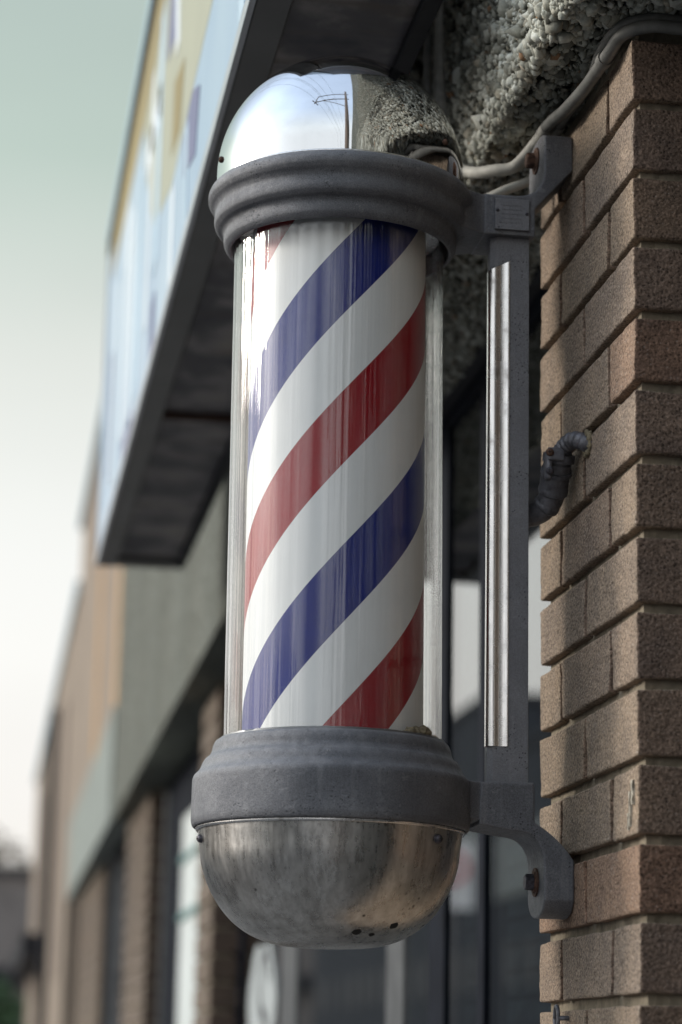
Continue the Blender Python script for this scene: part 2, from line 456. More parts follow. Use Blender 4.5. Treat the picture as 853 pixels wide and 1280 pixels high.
def dome_pt(cx, cz, R, az, el):
    n = Vector((math.cos(el) * math.sin(az), -math.cos(el) * math.cos(az), math.sin(el)))
    return Vector((cx, CY, cz)) + n * R, n
# small screws
def screw(parent, p, n, r, mat, name='screw'):
    bm = bmesh.new(); u = n.normalized()
    tube(bm, [p - u * .002, p + u * r * .35, p + u * r * .75, p + u * r * .95], [r, r, r * .8, r * .35], 18)
    o = obj(name, bm, mat, parent, smooth=40)
    bm = bmesh.new(); s = u.cross(Vector((0, 0, 1))).normalized(); w = u.cross(s)
    c = p + u * r * .93
    for a in (s, w):
        b = a.cross(u)
        vs = []
        for k in (-1, 1):
            for j in (-1, 1):
                for h in (-.3, .12): vs.append(bm.verts.new(c + a * r * .5 * k + b * r * .09 * j + u * r * h))
        q = [(0, 1, 3, 2), (4, 6, 7, 5), (0, 4, 5, 1), (2, 3, 7, 6), (0, 2, 6, 4), (1, 5, 7, 3)]
        for f in q: bm.faces.new([vs[i] for i in f])
    obj('screw_slot', bm, M['blackhole'], o)
    return o
p, n = dome_pt(CB, 1.822, .1356, math.radians(44), 0); screw(bottom_dome, p, n, .0048, M['bolt'])
p, n = dome_pt(CB, 1.822, .1356, math.radians(-84), 0); screw(bottom_dome, p, n, .0042, M['bolt'])
p, n = dome_pt(CX - .001, 2.5430, .1352, math.radians(-81), math.radians(4)); screw(top_dome, p, n, .0036, M['rust'])
p, n = dome_pt(CX - .001, 2.5430, .1352, math.radians(48), math.radians(9)); screw(top_dome, p, n, .0036, M['rust'])
# drain holes in the bowl
for az, r_, z_, s_ in ((12, .083, 1.7290, .0052), (25, .079, 1.7355, .0034), (36, .0945, 1.7385, .0050)):
    a = math.radians(az)
    # find the surface point and normal on the bowl profile
    best = min(range(1, len(sm) - 1), key=lambda i: abs(sm[i].x - r_)); q = sm[best]; t = (sm[best + 1] - sm[best - 1]).normalized()
    nr = Vector((t.z, 0, -t.x)); nr = -nr if nr.z > 0 else nr
    P = Vector((CB + q.x * math.sin(a), CY - q.x * math.cos(a), q.z)); nn = Vector((nr.x * math.sin(a), -nr.x * math.cos(a), nr.z)).normalized()
    if nn.dot(Vector((math.sin(a), -math.cos(a), 0))) < 0: nn = Vector((-nn.x, -nn.y, nn.z))
    bm = bmesh.new(); tube(bm, [P - nn * .001, P + nn * .0004], [s_, s_ * .92], 16)
    for v in bm.verts: v.co += Vector([random.uniform(-.0005, .0005) for _ in range(3)])
    obj('drain_hole', bm, M['blackhole'], bottom_dome)

# glass tube (leans a touch, as the real one does) and the striped drum inside
def lean(bm, x0, x1, z0=1.9265, z1=2.50):
    for v in bm.verts: v.co.x += x0 + (x1 - x0) * (v.co.z - z0) / (z1 - z0)
bm = bmesh.new(); n = 40
zs = [1.924 + (2.497 - 1.924) * i / n for i in range(n + 1)]
lathe(bm, [(.1135, z) for z in zs] + [(.1103, z) for z in zs[::-1]], 0, CY, 192); lean(bm, .3646, .3604)
obj('glass_tube', bm, M['tube'], pole, smooth=60)
bm = bmesh.new(); lathe(bm, [(0, 1.9275), (.0945, 1.9275)] + [(.0945, 1.93 + .548 * i / 30) for i in range(31)] + [(0, 2.478)], 0, 0, 160, closed=False)
for v in bm.verts: v.co.z -= 2.20
me = bpy.data.meshes.new('striped_drum'); bmesh.ops.recalc_face_normals(bm, faces=bm.faces); bm.to_mesh(me); bm.free()
drum = link(bpy.data.objects.new('striped_drum', me)); drum.parent = pole; drum.location = Vector((.3625, CY, 2.20)) - Vector(pole.location)
drum.rotation_euler = (0, math.radians(-.40), 0)
for p in me.polygons: p.use_smooth = True
me.set_sharp_from_angle(angle=math.radians(50))
# front centre line: blue begins (upper edge) at z = 2.4527  -> phase
zf = 2.4545 - 2.20
STRIPE_PHASE = zf / STRIPE_PERIOD
M['drum'] = mat_drum(); me.materials.append(M['drum'])
# drum end plates
bm = bmesh.new(); lathe(bm, [(0, 2.4785), (.1085, 2.4785), (.1085, 2.4815), (0, 2.4815)], .3606, CY, 120, closed=False)
obj('drum_cap', bm, M['trim'], pole, smooth=40)
bm = bmesh.new(); lathe(bm, [(.1140, 1.9262), (.1172, 1.9262), (.1168, 1.9282), (.1142, 1.9288)], .3646, CY, 160)
for v in bm.verts:
    v.co += Vector((0, 0, .0006 * mnoise.noise(v.co * 220)))
obj('gasket', bm, M['alu'], pole, smooth=60)
bm = bmesh.new()
for i in range(26):
    a = math.radians(random.uniform(34, 66)); r = random.uniform(.1, .1095)
    h = random.uniform(.003, .011) * (1 - abs(math.degrees(a) - 50) / 26)
    c = Vector((.3646 + r * math.sin(a), CY - r * math.cos(a), 1.9275 + h / 2))
    m_ = bmesh.ops.create_icosphere(bm, subdivisions=2, radius=1, matrix=Matrix.Translation(c) @ Matrix.Diagonal((.006, .005, max(.002, h / 1.4), 1)))
    for v in m_['verts']: v.co += Vector([mnoise.noise(v.co * 300 + Vector((j * 7, 0, 0))) * .0016 for j in range(3)])
obj('sealant', bm, M['sealant'], pole, smooth=False)

# support post with its chrome trim
bm = bmesh.new()
prism(bm, [(.5240, 2.4700), (.5225, 2.4620), (.5235, 2.4565), (.5290, 2.4530), (.5370, 2.4522), (.5662, 2.4522), (.5668, 2.4535), (.5668, 2.5060), (.5320, 2.5060)], 1.886, 2.492, 'z')
post = obj('support_post', bm, M['cast'], pole, smooth=25)
bm = bmesh.new()
sec = [(.5262, 2.478), (.5238, 2.470), (.5222, 2.4635), (.5216, 2.4590), (.5224, 2.4552), (.5243, 2.4528), (.5268, 2.4515), (.5292, 2.4510), (.5315, 2.4512), (.5332, 2.4519),
       (.5352, 2.4521), (.5385, 2.4517), (.5418, 2.4510), (.5433, 2.4503), (.5446, 2.4504), (.5449, 2.4512), (.5449, 2.456), (.533, 2.478)]
prism(bm, sec, 1.9265, 2.4560, 'z')
for v in bm.verts:
    if v.co.z > 2.4: v.co.z += (v.co.x - .5449) * .5 + .001
obj('chrome_strip', bm, M['trim'], pole, smooth=50)

# brackets: block + gooseneck + foot, one casting each
def bez(a, b, c, n=8):
    return [((1 - t) ** 2 * a[0] + 2 * t * (1 - t) * b[0] + t * t * c[0], (1 - t) ** 2 * a[1] + 2 * t * (1 - t) * b[1] + t * t * c[1]) for t in [i / n for i in range(n + 1)]]
Y0, Y1 = 2.4430, 2.5170; YM = (Y0 + Y1) / 2
bm = bmesh.new()
up = [(.5145, 2.4842), (.5145, 2.5300), (.552, 2.5300)] + bez((.556, 2.5305), (.5790, 2.5335), (.5814, 2.5600)) + [(.5814, 2.590), (.6135, 2.590), (.6135, 2.5640), (.5712, 2.5165), (.5712, 2.4842)]
prism(bm, up, Y0, Y1, 'y')
foot = [(Y0, 2.575), (Y0, 2.6015)] + [(YM - .037 * math.cos(t) * .93, 2.6015 + .0085 * math.sin(t)) for t in [PI * i / 12 for i in range(1, 12)]] + [(Y1, 2.6015), (Y1, 2.575)]
prism(bm, foot, .5814, .6135, 'x')
o = obj('wall_bracket', bm, M['cast'], pole); remesh(o, .0012, 1); bracket_up = o
bm = bmesh.new()
lo = [(.5145, 1.8882), (.5712, 1.8890), (.5712, 1.8480)] + bez((.5712, 1.8480), (.5985, 1.8330), (.6135, 1.8090), 6)[1:] + [(.6135, 1.782), (.5814, 1.782), (.5814, 1.8000)] + bez((.5814, 1.8050), (.5800, 1.8390), (.5500, 1.8385)) + [(.5130, 1.8440), (.5130, 1.8475)]
prism(bm, lo, Y0, Y1, 'y')
foot = [(Y0, 1.79), (Y0, 1.7690)] + [(YM - .037 * math.cos(t) * .95, 1.7690 - .0170 * math.sin(t)) for t in [PI * i / 12 for i in range(1, 12)]] + [(Y1, 1.7690), (Y1, 1.79)]
prism(bm, foot, .5814, .6135, 'x')
o = obj('wall_bracket', bm, M['cast'], pole); remesh(o, .0012, 1); bracket_lo = o

def bolt(parent, c, steel):
    x, y, z = c
    bm = bmesh.new(); cyl_dir(bm, (x, y, z), (-1, 0, 0), .0150, .0150, .0016, 32)
    w = obj('washer', bm, M['rust'], parent, smooth=40)
    bm = bmesh.new(); cyl_dir(bm, (x - .0014, y, z), (-1, 0, 0), .0120, .0105, .0018, 32)
    obj('washer', bm, M['rust'], parent, smooth=40)
    bm = bmesh.new(); tube(bm, [(x - .003, y, z), (x - .0105, y, z), (x - .0118, y, z)], [.0088, .0088, .0074], 6)
    obj('bolt_head', bm, steel, parent)
bolt(bracket_up, (.5812, 2.482, 2.5870), M['rust'])
bolt(bracket_lo, (.5812, 2.480, 1.7895), M['bolt'])

# maker's plate on the upper block
bm = bx(.5252, .5640, 2.4395, 2.4432, 2.4890, 2.5245, bev=.0006)
plate = obj('name_plate', bm, M['cast'], pole)
for (x, z) in ((.5283, 2.5105), (.5608, 2.5080)):
    screw(plate, Vector((x, 2.4397, z)), Vector((0, -1, 0)), .0019, M['bolt'])
bm = bmesh.new()     # worn embossed rows
for r in range(5):
    x = .533
    while x < .556:
        w = random.uniform(.0012, .0026); box(bm, x, x + w, 2.4390, 2.4396, 2.4965 + r * .0050, 2.4982 + r * .0050); x += w + .0013
obj('embossing', bm, M['cast'], plate)

# ------------------------------------------------------------------ BRICK PILLARS
def tone_attr(me, per_face):
    a = me.attributes.new('tone', 'FLOAT', 'FACE'); a.data.foreach_set('value', np.array(per_face, dtype=np.float32))

COURSE = .0733; TOPZ = 2.550            # underside of the top whole course
def add_brick(bm, x0, x1, y0, y1, z0, z1, fine):
    n0 = len(bm.faces); 
    if fine:
        tmp = bmesh.new(); box(tmp, x0, x1, y0, y1, z0, z1, bev=.0022, seg=2, jit=.0009)
        long = [e for e in tmp.edges if e.calc_length() > .02]
        bmesh.ops.subdivide_edges(tmp, edges=long, cuts=12, use_grid_fill=True)
        for v in tmp.verts:
            q = v.co * 38; w = v.co * 130
            v.co += Vector((mnoise.noise(q), mnoise.noise(q + Vector((9, 0, 0))), mnoise.noise(q + Vector((0, 9, 0))))) * .0010
            v.co += Vector((mnoise.noise(w), mnoise.noise(w + Vector((9, 0, 0))), mnoise.noise(w + Vector((0, 9, 0))))) * .0007
        me = bpy.data.meshes.new('tmp'); tmp.to_mesh(me); tmp.free(); bm.from_mesh(me); bpy.data.meshes.remove(me)
    else:
        box(bm, x0, x1, y0, y1, z0, z1, bev=.003, jit=.001)
    return len(bm.faces) - n0

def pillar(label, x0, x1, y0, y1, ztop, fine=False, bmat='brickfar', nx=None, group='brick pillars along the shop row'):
    t = thing('brick_pillar', label, 'brick pillar', ((x0 + x1) / 2, (y0 + y1) / 2, 0), group)
    bm = bmesh.new(); tones = []
    k = 0; z = TOPZ
    L = (y1 - y0); g = .0098; s = .19
    if L > .5: s = .195
    while z > -.02:
        z1 = z + COURSE - .0105
        zb = max(z, 0.001)
        f = fine and z > 1.45
        if z1 > 0.02:
            rows = []
            if k % 2 == 1:
                y = y0
                nb = max(1, round(L / (s + g))); w = (L + g) / nb
                for i in range(nb): rows.append((y0 + i * w, y0 + (i + 1) * w - g))
                front0 = x0 + .092 + g
                ends = {0: .092, nb - 1: .092}
                for i, (a, b) in enumerate(rows):
                    c = add_brick(bm, x0, x0 + .092, a, b, zb, z1, f); tones += [1.0 if fine and k == 11 else random.random() * .97] * c
                x = front0; first = .092
                while x < x1 - .02:
                    xe = min(x + (first if x == front0 else .19), x1)
                    for (a, b) in ((y0, y0 + .092), (y1 - .092, y1)):
                        c = add_brick(bm, x, xe, a, b, zb, z1, f and a == y0); tones += [random.random()] * c
                    x = xe + g
            else:
                w = .092
                inner = []
                yy = y0 + w + g; nb = max(1, round((L - 2 * w - g) / (s + g))); ww = (L - 2 * w - g) / nb
                for i in range(nb): inner.append((yy + i * ww, yy + (i + 1) * ww - g))
                for (a, b) in inner:
                    c = add_brick(bm, x0, x0 + .092, a, b, zb, z1, f); tones += [random.random()] * c
                x = x0
                while x < x1 - .02:
                    xe = min(x + .19, x1)
                    for (a, b) in ((y0, y0 + w), (y1 - w, y1)):
                        c = add_brick(bm, x, xe, a, b, zb, z1, f); tones += [random.random()] * c
                    x = xe + g
        z -= COURSE; k += 1
    me = bpy.data.meshes.new('brickwork'); bmesh.ops.recalc_face_normals(bm, faces=bm.faces); bm.to_mesh(me); bm.free()
    tone_attr(me, tones)
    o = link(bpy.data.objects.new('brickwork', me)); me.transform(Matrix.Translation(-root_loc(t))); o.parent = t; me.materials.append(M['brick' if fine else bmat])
    d = .0100
    bm = bx(x0 + d, x1 - d, y0 + d, y1 - d, 0, ztop)
    if fine:
        es = [e for e in bm.edges]
        bmesh.ops.subdivide_edges(bm, edges=es, cuts=50, use_grid_fill=True)
        for v in bm.verts:
            q = v.co * 90; v.co += Vector((mnoise.noise(q), mnoise.noise(q + Vector((9, 0, 0))), 0)) * .0016
    obj('mortar', bm, M['mortar'], t)
    return t
def skew(y): return .614 + .0083 * max(0, y - 2.6)
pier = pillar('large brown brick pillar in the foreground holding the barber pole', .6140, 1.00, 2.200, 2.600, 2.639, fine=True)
bm = bmesh.new()
for y, z0, z1, w_ in ((2.212, 1.845, 1.868, .006), (2.222, 1.825, 1.858, .004), (2.228, 1.822, 1.838, .003)):
    pts = [(y + w_ * (.5 + .5 * math.sin(i * 1.3)) * .5, z0 + (z1 - z0) * i / 8) for i in range(9)] + [(y + w_ + .001 * math.sin(i), z0 + (z1 - z0) * i / 8) for i in range(8, -1, -1)]
    prism(bm, pts, .6118, .6150, 'x')
M['drip'] = simple('chalky_paint', (.50, .46, .38), .85, 0, 200, .3)
obj('paint_drip', bm, M['drip'], pier)
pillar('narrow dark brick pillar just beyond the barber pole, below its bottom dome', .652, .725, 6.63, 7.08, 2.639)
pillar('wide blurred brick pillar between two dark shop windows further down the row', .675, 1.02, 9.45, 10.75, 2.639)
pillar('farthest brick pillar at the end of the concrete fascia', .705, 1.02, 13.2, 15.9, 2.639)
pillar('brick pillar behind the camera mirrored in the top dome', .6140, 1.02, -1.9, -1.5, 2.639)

# ------------------------------------------------------------------ PEBBLEDASH FASCIA (beam over the shops)
def XA(y): return .5335 + .0083 * (y - 2.1)
ZB = 2.640
fascia = thing('concrete_fascia', 'rough pebble covered concrete beam running over the brick pillars and shop windows', 'fascia beam', (XA(2), 2, ZB))
def skewbox(bm, off0, off1, y0, y1, z0, z1, bev=0):
    pts = [(XA(y0) + off0, y0), (XA(y1) + off0, y1), (XA(y1) + off1, y1), (XA(y0) + off1, y0)]
    return prism(bm, pts, z0, z1, 'z')
bm = bmesh.new(); skewbox(bm, .013, .165, 1.2, 4.4, ZB + .012, 2.98)
obj('bedding', bm, M['cement'], fascia)
bm = bmesh.new(); skewbox(bm, 0, .165, 4.4, 10.85, ZB, 5.2); skewbox(bm, .006, .165, 4.4 - 3.2, 4.4, 2.9801, 5.2)
obj('rendered_face', bm, M['pwall'], fascia)
bm = bmesh.new(); skewbox(bm, 0, .165, -6.0, 1.2, ZB, 5.2)
obj('rendered_face', bm, M['pwall'], fascia)
bm = bmesh.new(); skewbox(bm, -.01, .18, 10.85, 16.6, ZB, 3.16)
obj('rendered_band', bm, M['smoothcem'], fascia)
# loose stones pressed in the render, near part only
def stones():
    ico = bmesh.new(); bmesh.ops.create_icosphere(ico, subdivisions=1, radius=1)
    ico.verts.ensure_lookup_table()
    bv = np.array([v.co[:] for v in ico.verts]); bf = np.array([[v.index for v in f.verts] for f in ico.faces]); ico.free()
    C_ = []; Nn = []
    def face_pts(n, ya, yb, za, zb):
        y = rng.uniform(ya, yb, n); z = rng.uniform(za, zb, n); x = XA(y) + .004 - rng.uniform(0, .005, n)
        r = np.hypot(np.maximum(0, .03 - (z - ZB)), 0); x = x + .4 * r ** 2 / .03
        return np.stack([x, y, z], 1)
    def under_pts(n, ya, yb):
        y = rng.uniform(ya, yb, n); o = rng.uniform(.0, .162, n); x = XA(y) + o
        z = ZB + .007 - rng.uniform(0, .006, n) + .4 * np.maximum(0, .03 - o) ** 2 / .03
        return np.stack([x, y, z], 1)
    P = np.concatenate([face_pts(14000, 1.9, 4.4, ZB, 2.86), under_pts(14000, 1.9, 4.4), face_pts(3500, 1.9, 4.4, ZB, ZB + .025), face_pts(7000, 1.2, 1.9, ZB, 3.0), under_pts(4000, 1.2, 1.9), face_pts(17000, 1.2, 3.6, 2.86, 3.9), face_pts(7000, .0, 1.2, ZB, 3.2), under_pts(4000, .3, 1.2)])
    n = len(P)
    s = rng.lognormal(math.log(.0040), .38, (n, 1)) * rng.uniform(.55, 1.3, (n, 3))
    jit = 1 + rng.uniform(-.42, .30, (n, len(bv), 1))
    V = bv[None] * jit * s[:, None, :]
    q = rng.normal(size=(n, 4)); q /= np.linalg.norm(q, axis=1, keepdims=True); w, x, y, z = q.T
    Rm = np.stack([1 - 2 * (y * y + z * z), 2 * (x * y - z * w), 2 * (x * z + y * w), 2 * (x * y + z * w), 1 - 2 * (x * x + z * z), 2 * (y * z - x * w), 2 * (x * z - y * w), 2 * (y * z + x * w), 1 - 2 * (x * x + y * y)], 1).reshape(n, 3, 3)
    V = np.einsum('nij,nvj->nvi', Rm, V) + P[:, None]
    Fc = (bf[None] + (np.arange(n) * len(bv))[:, None, None]).reshape(-1, 3)
    me = bpy.data.meshes.new('pebbles'); me.from_pydata([], [], [])
    me.vertices.add(n * len(bv)); me.vertices.foreach_set('co', V.reshape(-1).astype(np.float32))
    me.loops.add(len(Fc) * 3); me.loops.foreach_set('vertex_index', Fc.reshape(-1).astype(np.int32))
    me.polygons.add(len(Fc)); me.polygons.foreach_set('loop_start', (np.arange(len(Fc)) * 3).astype(np.int32)); me.polygons.foreach_set('loop_total', np.full(len(Fc), 3, dtype=np.int32))
    me.update(calc_edges=True); me.validate()
    tone_attr(me, np.repeat(rng.uniform(0, 1, n), len(bf)))
    me.transform(Matrix.Translation(-root_loc(fascia)))
    o = link(bpy.data.objects.new('pebbles', me)); o.parent = fascia; o['kind'] = 'stuff'; me.materials.append(M['pebble'])
stones()

# ------------------------------------------------------------------ SIGN BOX
sign = thing('shop_sign', 'long blue and cream box sign with a dark underside, hung on the concrete beam', 'shop sign', (.37, 4, 2.77))
SX0, SX1, SY0, SY1, SZ0, SZ1 = .262, .475, 2.43, 5.78, 2.770, 3.620
bm = bmesh.new()
box(bm, SX0 + .022, SX1 - .002, SY0 + .01, SY1 - .01, SZ0 + .016, SZ1 - .02); obj('soffit_panel', bm, M['soffit'], sign)
bm = bmesh.new()
box(bm, SX0 + .004, SX0 + .046, SY0, SY1, SZ0, SZ0 + .014, bev=.002)
box(bm, SX0 + .047, SX1 - .023, SY1 - .06, SY1, SZ0 + .001, SZ0 + .0145); box(bm, SX0 + .047, SX1 - .023, SY0, SY0 + .03, SZ0 + .001, SZ0 + .0145)
obj('bottom_frame', bm, M['signframe'], sign)
obj('inner_rail', bx(SX1 - .022, SX1, SY0, SY1, SZ0 + .002, SZ0 + .0145, bev=.002), M['dark'], sign)
bm = bmesh.new()
for y in (4.37,): box(bm, SX0 + .047, SX1 - .023, y, y + .012, SZ0 + .003, SZ0 + .0155)
obj('seam_strip', bm, M['rust'], sign)
bm = bmesh.new()
box(bm, SX0 - .004, SX0 + .0035, SY0, SY1, SZ0 - .003, SZ0 + .018)          # bright lower retaining edge
box(bm, SX0 - .004, SX0 + .006, SY1 - .012, SY1 + .004, SZ0 + .0185, SZ1 - .031)
obj('lower_edge', bm, M['signedge'], sign)
bm = bmesh.new()
box(bm, SX0 - .008, SX1, SY0, SY1 + .004, SZ1 - .03, SZ1)
obj('top_cap', bm, M['flash'], sign)
bm = bmesh.new(); box(bm, SX0 - .006, SX0 + .0, SY0, SY1, SZ1 - .062, SZ1 - .032); obj('top_gap', bm, M['dark'], sign)
k = N('sign_face_print'); v = k.tex(); s = k.n('SeparateXYZ'); k.l(v, s.inputs[0])
bg = k.ramp(k.noise(v, 1.6, 4), [(.3, (.28, .40, .56)), (.6, (.42, .54, .65)), (.75, (.52, .60, .66))])
k.pbsdf(bg, .3, 0, None, .5); M['signface'] = k.m
bm = bx(SX0, SX0 + .02, SY0, SY1 - .013, SZ0 + .0185, SZ1 - .064); panel = obj('face_panel', bm, M['signface'], sign)
M['cream'] = simple('cream_vinyl', (.38, .385, .28), .5, 0, 2, .12)
M['ochre'] = simple('ochre_vinyl', (.26, .19, .05), .5, 0, 2, .15)
M['sky'] = simple('pale_blue_vinyl', (.46, .60, .70), .5, 0, 2, .15)
M['violet'] = simple('violet_vinyl', (.13, .14, .27), .5, 0, 2, .2)
M['whitev'] = simple('white_vinyl', (.76, .82, .85), .5, 0, 2, .08)
def face_shape(name, pts, mat, lvl):
    bm = bmesh.new(); prism(bm, pts, SX0 - .0004 * lvl, SX0 + .0005, 'x'); return obj(name, bm, mat, panel)
face_shape('cream_band', [(2.44, 3.02), (2.44, 3.55), (4.6, 3.55), (4.45, 3.30), (4.1, 3.05), (3.7, 2.98), (3.2, 3.0)], M['cream'], 1)
face_shape('ochre_band', [(3.2, 3.49), (3.2, 3.554), (5.6, 3.554), (5.6, 3.44), (4.4, 3.41), (3.9, 3.45)], M['ochre'], 2)
face_shape('violet_mark', [(3.24, 2.86), (3.20, 2.95), (3.32, 2.99), (3.46, 2.97), (3.44, 2.90)], M['violet'], 3)
face_shape('violet_mark', [(3.72, 3.25), (3.70, 3.36), (3.86, 3.40), (3.90, 3.28)], M['violet'], 3)
face_shape('ochre_mark', [(3.55, 3.02), (3.50, 3.12), (3.70, 3.16), (3.72, 3.04)], M['ochre'], 3)
def stroke(y, z0, z1, w, mat, slant=0):
    face_shape('lettering', [(y, z0), (y + w, z0), (y + w + slant, z1), (y + slant, z1)], mat, 4)
for a in ((3.62, 3.20, 3.50, .07, 'whitev', .10), (3.98, 2.95, 3.44, .10, 'sky', 0), (4.20, 2.90, 3.40, .06, 'whitev', 0), (4.02, 3.24, 3.30, .36, 'whitev', 0),
          (4.45, 2.84, 3.36, .09, 'sky', 0), (4.62, 2.82, 3.30, .05, 'whitev', .06), (4.85, 2.86, 3.38, .10, 'whitev', 0), (5.08, 2.82, 3.30, .06, 'sky', 0),
          (5.25, 2.86, 3.34, .09, 'whitev', 0), (5.50, 2.86, 3.42, .06, 'sky', 0), (3.35, 2.80, 2.97, .05, 'sky', .03), (3.62, 2.80, 2.96, .06, 'whitev', 0),
          (4.00, 2.80, 2.90, .09, 'violet', 0), (4.55, 2.80, 2.84, .3, 'violet', 0), (2.6, 2.8, 3.04, .06, 'sky', 0), (5.40, 2.90, 3.2, .04, 'violet', 0)):
    stroke(a[0], a[1], a[2], a[3], M[a[4]], a[5])

# ------------------------------------------------------------------ SHOP WINDOWS (recessed under the fascia)
GX = .735
def shop_window(label, y0, y1, mull, gx=GX, z0=.45, head=2.615, frame='navy', rails=(), group='shop windows under the fascia'):
    t = thing('shop_window', label, 'shop window', (gx, (y0 + y1) / 2, 0), group)
    bm = bmesh.new()
    box(bm, gx - .006, gx + .05, y0, y1, head, 2.639); box(bm, gx - .03, gx + .05, y0, y1, z0 - .06, z0)
    for y in (y0, y1 - .05): box(bm, gx - .007, gx + .049, y, y + .05, z0, head)
    obj('frame', bm, M[frame], t)
    for y in mull:
        if type(y) is tuple: obj('mullion', bx(gx - .005, gx + .03, y[0], y[1], z0, head), M['alu' if len(y) > 2 else 'navy'], t)
        else: obj('mullion', bx(gx - .030, gx + .03, y - .020, y + .020, z0, head), M['alu'], t)
    for z in rails:
        obj('transom', bx(gx - .034, gx + .02, y0 + .05, y1 - .05, z - .018, z + .018), M['teal'], t)
    obj('pane', bx(gx, gx + .006, y0 + .051, y1 - .051, z0, head), M['pane'], t)
    obj('stall_riser', bx(gx - .02, gx + .08, y0, y1, 0, z0 - .06), M['dark'], t)
    obj('soffit', bx(gx - .029, gx + .28, y0, y1, 2.6392, 2.66), M['dark'], t)
    return t
wA = shop_window('dark shop window right behind the barber pole, with slatted blinds and sky mirrored in its glass', 2.61, 6.62, ((3.44, 3.485), (3.735, 3.86), (4.09, 4.26, 1), (5.45, 5.72, 1)))
obj('room', bx(2.6, 2.65, 2.0, 12.9, 0, 2.63), M['inside'], wA)
bm = bmesh.new()
for i in range(24):
    z = 1.02 + i * .038
    prism(bm, [(.785, z), (.790, z), (.804, z + .03), (.800, z + .031)], 2.75, 4.2, 'y')
obj('window_blind', bm, M['blind'], wA)
wC = shop_window('narrow bright white shop window with thin teal bars', 10.76, 13.19, (12.4,), frame='navy')
tag(wC, 'shop window between the wide and the farthest brick pillar', 'shop window')
# door beside the wide pillar: its bright glass is painted as white panels
wd = thing('glazed_door', 'tall door with bright glass painted white and thin teal bars, beyond the narrow pillar', 'door', (.76, 8.3, 0))
x_ = .735
bm = bmesh.new(); box(bm, x_, x_ + .05, 7.09, 7.80, 0, 2.639); box(bm, x_, x_ + .05, 8.66, 9.44, 0, 2.639); box(bm, x_, x_ + .05, 7.8001, 8.6599, 2.45, 2.639); box(bm, x_, x_ + .05, 7.8001, 8.6599, 0, .2)
obj('frame', bm, M['navy'], wd)
obj('panel', bx(x_ + .005, x_ + .03, 7.93, 8.6599, .2, 2.4499), M['white'], wd)
obj('pane', bx(x_ + .005, x_ + .03, 7.8001, 7.9299, .2, 2.4499), M['winblk'], wd)
for z in (1.0, 1.60, 2.095, 2.295): obj('bar', bx(x_ - .004, x_ + .0045, 7.93, 8.6599, z - .012, z + .012), M['teal'], wd)
obj('door_post', bx(x_ - .02, x_ - .001, 9.12, 9.18, 0, 2.6), M['alu'], wd)
# curled poster behind the glass
ps = thing('window_poster', 'pale poster with a dark curled stroke behind glass, just beyond the bottom dome', 'poster', (.728, 6.0, 1.4))
pts = []
for i in range(28):
    a = 2 * PI * i / 28; r = 1 + .10 * math.sin(3 * a) + .05 * math.sin(7 * a)
    pts.append((6.10 + .27 * r * math.cos(a), 1.70 + .21 * r * math.sin(a)))
bm = bmesh.new(); prism(bm, pts, .7310, .7335, 'x'); obj('sheet', bm, M['poster'], ps)
bm = bmesh.new()
cur = catmull([(.730, 5.93, 1.80), (.730, 6.03, 1.87), (.730, 6.14, 1.82), (.730, 6.12, 1.74), (.730, 6.00, 1.70), (.730, 5.95, 1.62), (.730, 6.05, 1.57), (.730, 6.16, 1.62)], 6)
tube(bm, cur, .017, 8)
for v in bm.verts: v.co.x = .7302 + (v.co.x - .730) * .05
obj('curl', bm, M['ink'], ps)
wN = shop_window('dark shop window beside the camera, seen only as a reflection', -1.49, 2.19, (.2, 1.2))
obj('room', bx(2.6, 2.65, -1.5, 1.99, 0, 2.63), M['inside'], wN)
wZ = shop_window('dark shop window far behind the camera', -5.8, -1.91, (-4.5, -3.2))
# building body over and behind the shop row
sb = thing('shop_building', 'brown rendered upper storey and back wall of the shop row', 'building', (2, 4, 0))
bm = bmesh.new(); box(bm, .80, 7, -6, 10.8, 3.0, 5.1); box(bm, .80, 7, 10.8, 16.5, 3.17, 5.1); box(bm, 2.7, 7, -6, 16.5, 0, 3.0 - .001); box(bm, 1.06, 2.7, -6, -5.9, 0, 2.99); box(bm, 1.06, 2.699, 16.4, 16.5, 0, 2.99)
obj('wall', bm, M['tan2'], sb)
obj('ceiling', bx(1.0, 2.69, -5.89, 16.39, 2.67, 2.999), M['inside'], sb)

# ------------------------------------------------------------------ BUILDINGS FURTHER DOWN THE ROW
t1 = thing('tan_upper_wall', 'tan rendered upper wall with painted streaks of reflected sunlight, above the far end of the grey fascia', 'building', (.65, 13, 3.16))
bm = bmesh.new(); prism(bm, [(XA(10.86) + .012, 10.86), (XA(16.9) + .005, 16.9), (1.4, 16.9), (.79, 10.86)], 3.165, 5.28, 'z'); obj('wall', bm, M['tan'], t1)
bm = bmesh.new(); prism(bm, [(XA(10.86) - .02, 10.86), (XA(16.9) - .03, 16.9), (1.4, 16.9), (.79, 10.86)], 5.2805, 5.34, 'z'); obj('roof_edge', bm, M['flash'], t1)
bm = bmesh.new()
for y, w in ((10.95, .34), (13.1, .35)): prism(bm, [(XA(y) + .006, y), (XA(y + w) + .006, y + w), (XA(y + w) + .013, y + w), (XA(y) + .013, y)], 3.17, 5.2, 'z')
obj('sunlight_strip', bm, M['sunstreak'], t1)  # warm sunlight thrown back onto the wall, painted as raised strips
t2 = thing('brown_building', 'tall brown rendered building at the far end of the row with a dark drainpipe', 'building', (.7, 20, 0))
bm = bmesh.new(); prism(bm, [(.66, 16.95), (.735, 29.5), (6, 29.5), (6, 16.95)], 0, 4.84, 'z'); obj('wall', bm, M['tan'], t2)
